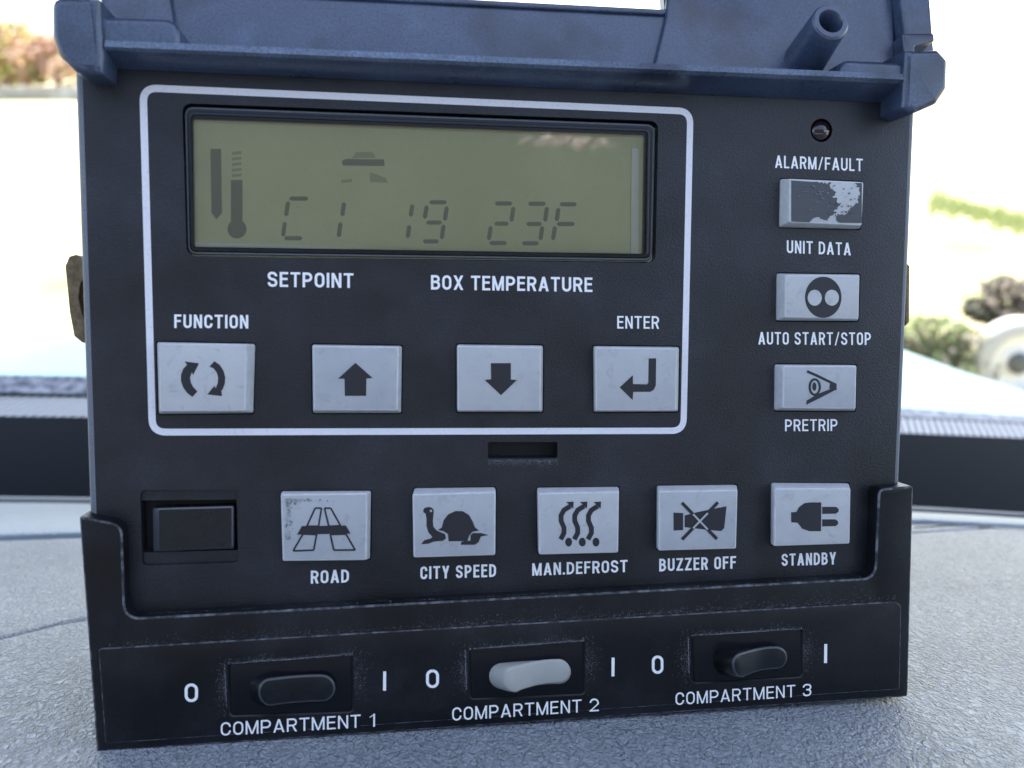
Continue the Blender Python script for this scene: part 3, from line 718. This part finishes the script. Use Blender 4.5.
# screw boss
MLi = ML.inverted()
b0 = LP(803, 63, 1 * MM); zt = .0135
ray_t = LP(831, 21, zt)
def tube(bm, a, b, r0, r1, n=28, inner=None):
    d = (b - a).normalized(); s = Vector((1, 0, 0)); t = Vector((0, 1, 0))
    cs = [Vector((0, 0, 0)) + s * math.cos(i * math.tau / n) + t * math.sin(i * math.tau / n) for i in range(n)]
    A = [bm.verts.new(a + c * r0) for c in cs]; B = [bm.verts.new(b + c * r1 - d * .4 * MM) for c in cs]; B2 = [bm.verts.new(b + c * (r1 - .4 * MM)) for c in cs]
    I = [bm.verts.new(b + c * (inner + .2 * MM)) for c in cs]; I1 = [bm.verts.new(b + c * inner - d * .3 * MM) for c in cs]; I2 = [bm.verts.new(a + d * .5 * MM + c * inner * .9) for c in cs]
    for p, q in ((A, B), (B, B2), (B2, I), (I, I1), (I1, I2)):
        for i in range(n): bm.faces.new((p[i - 1], p[i], q[i], q[i - 1]))
    bm.faces.new(I2)
bm = bmesh.new(); tube(bm, b0, ray_t, 5.0 * MM, 4.35 * MM, inner=2.7 * MM); bmesh.ops.recalc_face_normals(bm, faces=bm.faces)
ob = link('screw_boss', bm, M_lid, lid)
# smooth only the barrel
ob['label'] = 'tubular screw boss'

# ---- metal catches at the sides
def catch(pts, z0, z1, spring=None):
    bm = bmesh.new(); plate(bm, rounded([P(x, y, z1) for x, y in pts], .5 * MM, 3), z0, z1, .3 * MM, bottom=True); o = link('side_catch', bm, M_brass, unit)
    if spring:
        bm = bmesh.new(); plate(bm, rounded([P(x, y, z1) for x, y in spring], .3 * MM, 3), z0 + 1 * MM, z1 - 1 * MM, .2 * MM, bottom=True); link('catch_spring', bm, M_tan, o)
    return o
catch([(65, 266), (69, 256.5), (76, 254.5), (81, 258), (84, 257.5), (86, 278), (81, 283), (79, 297), (82, 313), (90, 328), (90, 344), (82, 342.5), (74, 336), (69.5, 312)], -.024, -.016)
bm = bmesh.new(); plate(bm, rounded([P(x, y, -.018) for x, y in [(79, 279), (86, 276), (92, 280), (92, 330), (85, 318), (80, 300)]], .3 * MM, 3), -.021, -.0185, .2 * MM, bottom=True); link('catch_spring', bm, M_tan, unit)
catch([(906, 262), (910, 266), (909.5, 322), (905, 327)], -.03, -.02)

# ================================================================ THE DASH
def dash_mat(name, c0, c1, rough, s1, st):
    m = mat(name, c0, rough, .5)
    tc = N(m, 'ShaderNodeTexCoord'); mp = N(m, 'ShaderNodeMapping'); mp.inputs['Scale'].default_value = (1, .6, .62); mp.inputs['Rotation'].default_value = (0, R(25), 0)
    m.node_tree.links.new(tc.outputs['Object'], mp.inputs[0])
    nd = noise(m, 260, 3, .6, vec=mp.outputs[0]); ad = mixc(m, .12, mp.outputs[0], nd.outputs['Color'])
    sc = N(m, 'ShaderNodeVectorMath', operation='SCALE'); m.node_tree.links.new(nd.outputs['Color'], sc.inputs[0]); sc.inputs['Scale'].default_value = .0022
    av = N(m, 'ShaderNodeVectorMath', operation='ADD'); m.node_tree.links.new(mp.outputs[0], av.inputs[0]); m.node_tree.links.new(sc.outputs[0], av.inputs[1])
    v = N(m, 'ShaderNodeTexVoronoi', feature='DISTANCE_TO_EDGE'); v.inputs['Scale'].default_value = s1; m.node_tree.links.new(av.outputs[0], v.inputs['Vector'])
    vr = ramp(m, v.outputs[0], [(.0, (0, 0, 0)), (.22, (1, 1, 1))])
    n2 = noise(m, s1 * 1.1, 3, .55, 1.2, vec=mp.outputs[0]); r2 = ramp(m, n2.outputs[0], [(.36, (0, 0, 0)), (.56, (1, 1, 1))])
    n4 = noise(m, s1 * 3, 2, .6, 0, vec=mp.outputs[0])
    b1 = bump(m, vr.outputs[0], st * .6, .0005); b2 = bump(m, r2.outputs[0], st, .0005, b1); b3 = bump(m, n4.outputs[0], st * .4, .0002, b2); setn(m, b3)
    n3 = noise(m, 14, 4, .6); r3 = ramp(m, n3.outputs[0], [(.35, c0), (.7, c1)]); setc(m, r3.outputs[0])
    return m
M_dash = dash_mat('grained grey vinyl', (.27, .30, .34), (.36, .385, .42), .34, 600, 1.0)
M_band = dash_mat('smooth vinyl band', (.22, .27, .31), (.28, .33, .37), .38, 300, .3)
M_dark = mat('dark trough plastic', (.02, .024, .03), .5)
M_trim = worn('blue grey sealing strip', (.05, .07, .12), (.34, .38, .46), 160, .4, .6)
def fabric():
    m = mat('ribbed fabric', (.35, .38, .41), .8, .2)
    tc = N(m, 'ShaderNodeTexCoord'); wv = N(m, 'ShaderNodeTexWave', wave_type='BANDS', bands_direction='X'); wv.inputs['Scale'].default_value = 58; wv.inputs['Distortion'].default_value = .6
    mp = N(m, 'ShaderNodeMapping'); mp.inputs['Rotation'].default_value = (0, R(24), R(10)); m.node_tree.links.new(tc.outputs['Object'], mp.inputs[0]); m.node_tree.links.new(mp.outputs[0], wv.inputs[0])
    r = ramp(m, wv.outputs[0], [(.2, (.17, .19, .22)), (.65, (.62, .65, .68))]); setc(m, r.outputs[0]); setn(m, bump(m, wv.outputs[0], .7, .001)); return m
M_fab = fabric()
dash = empty('dashboard', U); tag(dash, 'grey grained vinyl dashboard top under the black control box', None, None, 'structure'); dash['category'] = 'dashboard'
X0, X1, NX = -.75, .75, 60
xs = [X0 + (X1 - X0) * i / NX for i in range(NX + 1)]
def zline(pl, y=0.0):
    """a line across the dash from two or more photograph points -> z as a function of x"""
    pts = sorted([(D(a, b, y).x, D(a, b, y).z) for a, b in pl])
    def f(x):
        for i in range(len(pts) - 1):
            if x <= pts[i + 1][0] or i == len(pts) - 2:
                s = (x - pts[i][0]) / (pts[i + 1][0] - pts[i][0]); return pts[i][1] + (pts[i + 1][1] - pts[i][1]) * max(-1.5, min(2.5, s))
    return f
seam = zline([(0, 641), (88, 619), (500, 560), (900, 535)])
back = zline([(0, 541), (85, 538), (915, 524), (1024, 530)])
rim = zline([(0, 505), (90, 506), (912, 514), (1024, 521)])
def sweep(name, prof, m, par=None, smooth=True, xs=xs):
    bm = bmesh.new(); rows = []
    for x in xs: rows.append([bm.verts.new((x, y, zf)) for y, zf in prof(x)])
    for i in range(len(rows) - 1):
        for j in range(len(rows[0]) - 1): bm.faces.new((rows[i][j], rows[i + 1][j], rows[i + 1][j + 1], rows[i][j + 1]))
    bmesh.ops.recalc_face_normals(bm, faces=bm.faces)
    return link(name, bm, m, par, smooth)
def crv(x): return -.02 * max(0, abs(x) - .25) ** 2
YD = .0009
sweep('dash_top', lambda x: [(YD - .06, .5), (YD - .03 , .26), (YD - .006 + crv(x), .14)] + [(YD + crv(x) * 1.0 - .006 * max(0, (z - .06) / .08) ** 2, z) for z in [.10, .08, .06, .04, .02, 0]] +
      [(YD, seam(x) + .006)] + [(YD - .0018 * (1 - math.cos(a)), seam(x) + .0008 + .002 * (1 - math.sin(a))) for a in (.3, .6, .9, 1.2, 1.57)] + [(YD - .004, seam(x) + .0006)], M_dash, dash)
sweep('dash_panel', lambda x: [(YD - .004, seam(x) + .0006), (YD - .0008, seam(x) - .0002), (YD, seam(x) - .0016), (YD, seam(x) - .005), (YD, (seam(x) + back(x)) / 2), (YD, back(x) + .004), (YD - .0006, back(x) + .0012), (YD - .002, back(x))], M_dash, dash)
sweep('dash_band', lambda x: [(YD - .002, back(x)), (YD + .0005, back(x) - .0015), (YD + .0012, back(x) - .005), (YD + .0012, rim(x) + .004), (YD, rim(x) + .001), (YD - .004, rim(x))], M_band, dash)
sweep('dash_edge_strip', lambda x: [(YD - .006, rim(x) - .001), (YD + .0005, rim(x) - .002), (YD + .002, rim(x) - .006), (YD + .001, rim(x) - .012), (YD - .03, rim(x) - .014)], mat('grey edging', (.14, .15, .16), .45), dash)
YF = D(0, 0).y
# far side of the trough: heights measured from the photograph at their own distance
def far(name, zf, lo, hi, m, dz=0, extra=None):
    """an upright or sloping strip whose lower and upper lines are given as photograph lines at distance z"""
    bm = bmesh.new(); rows = []
    for i in range(41):
        t = i / 40; ppx = -260 + 1560 * t
        a = P(ppx, lo(ppx), zf); b = P(ppx, hi(ppx), zf + dz); rows.append((bm.verts.new(a), bm.verts.new(b)))
    for i in range(40): bm.faces.new((rows[i][0], rows[i + 1][0], rows[i + 1][1], rows[i][1]))
    return link(name, bm, m, dash)
def pl(*pts):
    def f(x):
        for i in range(len(pts) - 1):
            if x <= pts[i + 1][0] or i == len(pts) - 2:
                s = (x - pts[i][0]) / (pts[i + 1][0] - pts[i][0]); return pts[i][1] + (pts[i + 1][1] - pts[i][1]) * s
    return f
ZB = -.42
l_top = pl((0, 416), (85, 417), (905, 433), (1024, 438)); l_fab = pl((0, 396), (85, 397), (905, 418), (1024, 424)); l_low = pl((0, 560), (1024, 580))
l_d = pl((0, 392), (85, 394), (905, 417), (1024, 423)); l_s = pl((0, 375), (85, 376), (905, 408), (1024, 416))
far('trough_wall', ZB, l_low, l_top, M_dark)
far('fabric_strip', ZB, l_top, l_fab, M_fab, -.03)
far('strip_shadow_gap', ZB - .03, l_fab, l_d, M_dark, 0)
far('sealing_strip', ZB - .03, l_d, l_s, M_trim, -.02)
bm = bmesh.new()
a = [bm.verts.new(v) for v in ((-.75, -.06, .5), (.75, -.06, .5), (.75, -.09, ZB), (-.75, -.09, ZB))]; bm.faces.new(a); link('dash_underside', bm, M_dark, dash)

# ================================================================ OUTSIDE
M_ground = mat('sunlit pale paving', (.4, .4, .36), .9, .2)
n = noise(M_ground, .25, 5, .6); setc(M_ground, ramp(M_ground, n.outputs[0], [(.35, (.30, .28, .165)), (.52, (.26, .24, .14)), (.66, (.15, .165, .07))]).outputs[0])
bm = bmesh.new(); s = 1500; bm.faces.new([bm.verts.new(v) for v in ((-s, -s, 0), (s, -s, 0), (s, s, 0), (-s, s, 0))])
tag(link('ground', bm, M_ground), kind='structure')
def foliage(name, c, r, n, leaf, cols, label, cat, trunk=True, group=None):
    root = empty(name, Matrix.Translation((c[0], c[1], 0))); tag(root, label, cat, group)
    mts = [mat('leaf ' + cat + str(i), q, .7, .2) for i, q in enumerate(cols)]
    bm = bmesh.new(); cl = []
    for _ in range(16):
        d = Vector((random.gauss(0, 1), random.gauss(0, 1), random.gauss(0, 1))).normalized(); cl.append((Vector((d.x * r[0] * .6, d.y * r[1] * .6, c[2] + d.z * r[2] * .6)), random.uniform(.35, .6), random.randrange(len(cols))))
    for _ in range(n):
        p, q, mi = random.choice(cl); d = Vector((random.gauss(0, 1), random.gauss(0, 1), random.gauss(0, 1))).normalized() * random.uniform(.6, 1) * q
        pos = p + Vector((d.x * r[0], d.y * r[1], d.z * r[2]))
        if pos.z < .03: continue
        a = Vector((random.gauss(0, 1), random.gauss(0, 1), random.gauss(0, 1))).normalized(); b = a.orthogonal().normalized(); s = leaf * random.uniform(.6, 1.3)
        f = bm.faces.new([bm.verts.new(pos + a * s), bm.verts.new(pos + b * s * .6), bm.verts.new(pos - a * s), bm.verts.new(pos - b * s * .6)]); f.material_index = mi if random.random() < .7 else random.randrange(len(cols))
    link('crown', bm, mts, root)
    if trunk:
        bm = bmesh.new(); bmesh.ops.create_cone(bm, cap_ends=True, segments=8, radius1=r[0] * .07, radius2=r[0] * .03, depth=c[2]);
        for v in bm.verts: v.co.z += c[2] / 2
        for k in range(5):
            a = random.random() * 6.28; bb = bmesh.ops.create_cone(bm, cap_ends=True, segments=6, radius1=r[0] * .03, radius2=r[0] * .01, depth=r[2])
            Mx = Matrix.Translation((math.cos(a) * r[0] * .2, math.sin(a) * r[1] * .2, c[2] * .8)) @ Matrix.Rotation(.6, 4, Vector((-math.sin(a), math.cos(a), 0)))
            for v in bb['verts']: v.co = Mx @ v.co
        link('trunk', bm, mat('bark', (.12, .09, .07), .9), root)
    return root
red = [(.40, .22, .15), (.50, .30, .20), (.36, .30, .12), (.55, .38, .28)]
grn = [(.17, .21, .09), (.30, .33, .16), (.28, .25, .18)]
Y1 = 60
for i, (a, hgt, wd, lb) in enumerate(((-70, 5.0, 4, 'reddish autumn tree far off beyond the left edge of the paving'), (12, 5.4, 3.2, 'reddish and yellow autumn tree between its two neighbours'), (62, 3.8, 2.4, 'smaller russet tree far off, just left of the hinge lug'))):
    g = G(a, 92); foliage('autumn_tree', (g.x, g.y, hgt * .5), (wd, wd, hgt * .55), 1500, .28, red if i != 1 else red + [(.45, .42, .12)], lb, 'tree', True, 'autumn trees beyond the paving')
# low pale wall under the trees
def boxw(name, x0, y0, x1, y1, z0, z1, m, par=None):
    bm = bmesh.new(); bmesh.ops.create_cube(bm, size=1)
    for v in bm.verts: v.co = Vector((x0 + (x1 - x0) * (v.co.x + .5), y0 + (y1 - y0) * (v.co.y + .5), z0 + (z1 - z0) * (v.co.z + .5)))
    bmesh.ops.bevel(bm, geom=bm.edges, offset=.03, segments=2, affect='EDGES'); return link(name, bm, m, par)
g = G(40, 100); M_wall = mat('pale stone wall', (.36, .33, .30), .9); nn = noise(M_wall, 1.4, 3); setc(M_wall, ramp(M_wall, nn.outputs[0], [(.4, (.34, .31, .27)), (.6, (.5, .48, .45))]).outputs[0])
wl = boxw('stone_wall', g.x - 6, g.y, g.x + 3, g.y + .5, 0, .8, M_wall); tag(wl, 'low pale stone wall below the autumn trees', 'wall')
# hedge and grass on the right
g = G(925, 392)
for i, (a, b, hh, rr) in enumerate(((908, 362, .5, .36), (938, 366, .48, .34), (968, 370, .5, .30))):
    g = G(a, b, .27); foliage('shrub', (g.x, g.y + .15, .28), (rr, rr * .7, .33), 1800, .035, grn + [(.34, .30, .22)], ('leafy green shrub nearest the box beyond the hood', 'middle green shrub between its two neighbours beyond the hood', 'green shrub beside the white wheel beyond the hood')[i], 'shrub', True, 'shrubs beyond the hood')
g = G(1010, 304, .5); foliage('dark_tree', (g.x, g.y, .5), (.38, .25, .24), 900, .05, [(.10, .10, .07), (.2, .17, .13)], 'dark little tree standing behind the white wheel at the right edge', 'tree')
# grass strip
M_gr = mat('sunlit grass', (.40, .44, .20), .9, .1)
bm = bmesh.new()
for _ in range(650):
    u, v = random.random(), random.random(); gp = G(930 + 110 * u, 204 + 26 * u + 26 * (v - .5) * random.random())
    hgt = random.uniform(.08, .22); a = random.random() * 6.28; dx, dy = math.cos(a) * .03, math.sin(a) * .03
    bm.faces.new([bm.verts.new((gp.x - dx, gp.y - dy, 0)), bm.verts.new((gp.x + dx, gp.y + dy, 0)), bm.verts.new((gp.x + dx * 3, gp.y, hgt))])
tag(link('grass', bm, M_gr), 'strip of bright green grass on the far paving', 'grass', kind='stuff')
# white trailer wheel at the right edge
WR = .33; wc = G(1004, 356, WR); wy = wc.y - .1
wh = empty('trailer_wheel', Matrix.Translation((wc.x + .02, wy, 0))); tag(wh, 'pale wheel with a dark hub standing by the shrubs at the right edge', 'wheel')
def ringrev(prof, n=36):
    bm = bmesh.new(); rows = []
    for i in range(n):
        a = i * math.tau / n; rows.append([bm.verts.new((r * math.cos(a), yy, WR + r * math.sin(a))) for r, yy in prof])
    for i in range(n):
        for j in range(len(prof) - 1): bm.faces.new((rows[i - 1][j], rows[i][j], rows[i][j + 1], rows[i - 1][j + 1]))
    bmesh.ops.recalc_face_normals(bm, faces=bm.faces); return bm
link('tyre', ringrev([(WR * .66, -.09), (WR * .9, -.1), (WR, -.06), (WR, .06), (WR * .9, .1), (WR * .66, .09)]), mat('pale tyre', (.40, .39, .36), .8), wh, True)
link('rim', ringrev([(WR * .66, -.09), (WR * .6, -.03), (WR * .35, -.02), (WR * .3, -.06), (WR * .02, -.06)]), mat('white rim', (.7, .68, .64), .4), wh, True)
link('hub', ringrev([(WR * .26, -.03), (WR * .26, -.1), (WR * .12, -.13), (.001, -.13)], 8), mat('dark hub', (.08, .08, .08), .5), wh)
# hood of the truck below the windscreen
M_hood = mat('pale blue paint', (.06, .135, .165), .4, .5)
sil = pl((-300, 470), (-60, 392), (20, 374), (85, 347), (300, 312), (512, 300), (760, 314), (905, 362), (950, 383), (1024, 414), (1300, 520))
base = pl((-300, 560), (0, 430), (1024, 470), (1300, 600))
bm = bmesh.new(); rows = []
for i in range(61):
    x = -300 + 1600 * i / 60; r = []
    a = Q(x, base(x), .72); b = Q(x, sil(x), 1.5)
    for j in range(13):
        s = j / 12; p = a.lerp(b, s); p.z += .05 * math.sin(s * math.pi); r.append(bm.verts.new(p))
    for k in (1, 2, 3): r.append(bm.verts.new(b + Vector((0, .10 * k, -.06 * k * k))))
    rows.append(r)
for i in range(60):
    for j in range(len(rows[0]) - 1): bm.faces.new((rows[i][j], rows[i + 1][j], rows[i + 1][j + 1], rows[i][j + 1]))
tag(link('truck_hood', bm, M_hood, None, True), 'pale blue curved truck hood seen through the windscreen behind the dash', 'truck hood')

# ================================================================ UNSEEN CAB PIECES ADDED TO SHAPE THE LIGHT
M_cab = mat('dark light blocker', (.035, .038, .045), .8)
bm = bmesh.new()
def cabbox(x0, x1, y0, y1, z0, z1):
    g = bmesh.ops.create_cube(bm, size=1)
    for v in g['verts']: v.co = Vector((x0 + (x1 - x0) * (v.co.x + .5), y0 + (y1 - y0) * (v.co.y + .5), z0 + (z1 - z0) * (v.co.z + .5)))
cabbox(-1.1, 1.1, .16, 1.15, CAMH + .50, CAMH + .56)      # unseen roof slab, cut only to keep sun off dash and box
cabbox(-1.6, 1.6, -1.46, -1.4, CAMH - 1.6, CAMH + .93)    # unseen rear wall, raised to darken reflections in face and display
cabbox(-1.66, -1.6, -1.46, -.5, CAMH - 1.6, CAMH + .1); cabbox(1.6, 1.66, -1.46, -.5, CAMH - 1.6, CAMH + .1)  # unseen low side walls, added to keep bright ground out of reflections
cabbox(-1.6, 1.6, -1.4, .02, CAMH - .75, CAMH - .70)   # unseen floor slab, added to stop bright ground bounce
tag(link('cab_light_blocker', bm, M_cab), 'unseen roof slab, walls and floor round the camera, shaped to block light', 'cab', kind='structure')

# invented pink strip behind the camera, added only to reflect in the display glass
zg = -1.2 * MM; vc = Vector((CAML.x, CAML.y, 2 * zg - CAML.z))
bm = bmesh.new(); rows = []
for i in range(41):
    r = []
    for j in range(9):
        q = P(515 + 106 * i / 40, 126.5 + i * .12 + 22 * j / 8, zg); d = (q - vc).normalized()
        edge = abs(i / 20 - 1); sh = max(.12, 1 - edge ** 2.5)
        q = P(515 + 106 * i / 40, 140.5 + i * .12 + 11 * sh * (j / 8 - .5) + 2.2 * math.sin(i * .9) , zg); d = (q - vc).normalized()
        r.append(bm.verts.new(U @ (q + d * (.62 + .012 * math.sin(i * 1.7 + j) + .008 * math.sin(i * .6 - j * 1.3)))))
    rows.append(r)
for i in range(40):
    for j in range(8): bm.faces.new((rows[i][j], rows[i + 1][j], rows[i + 1][j + 1], rows[i][j + 1]))
reflection_strip = link('reflection_strip', bm, mat('pink reflection strip', (.97, .80, .84), .9), None, True)
tag(reflection_strip, 'unseen pink strip added for its reflection in the display glass', 'reflection_strip')
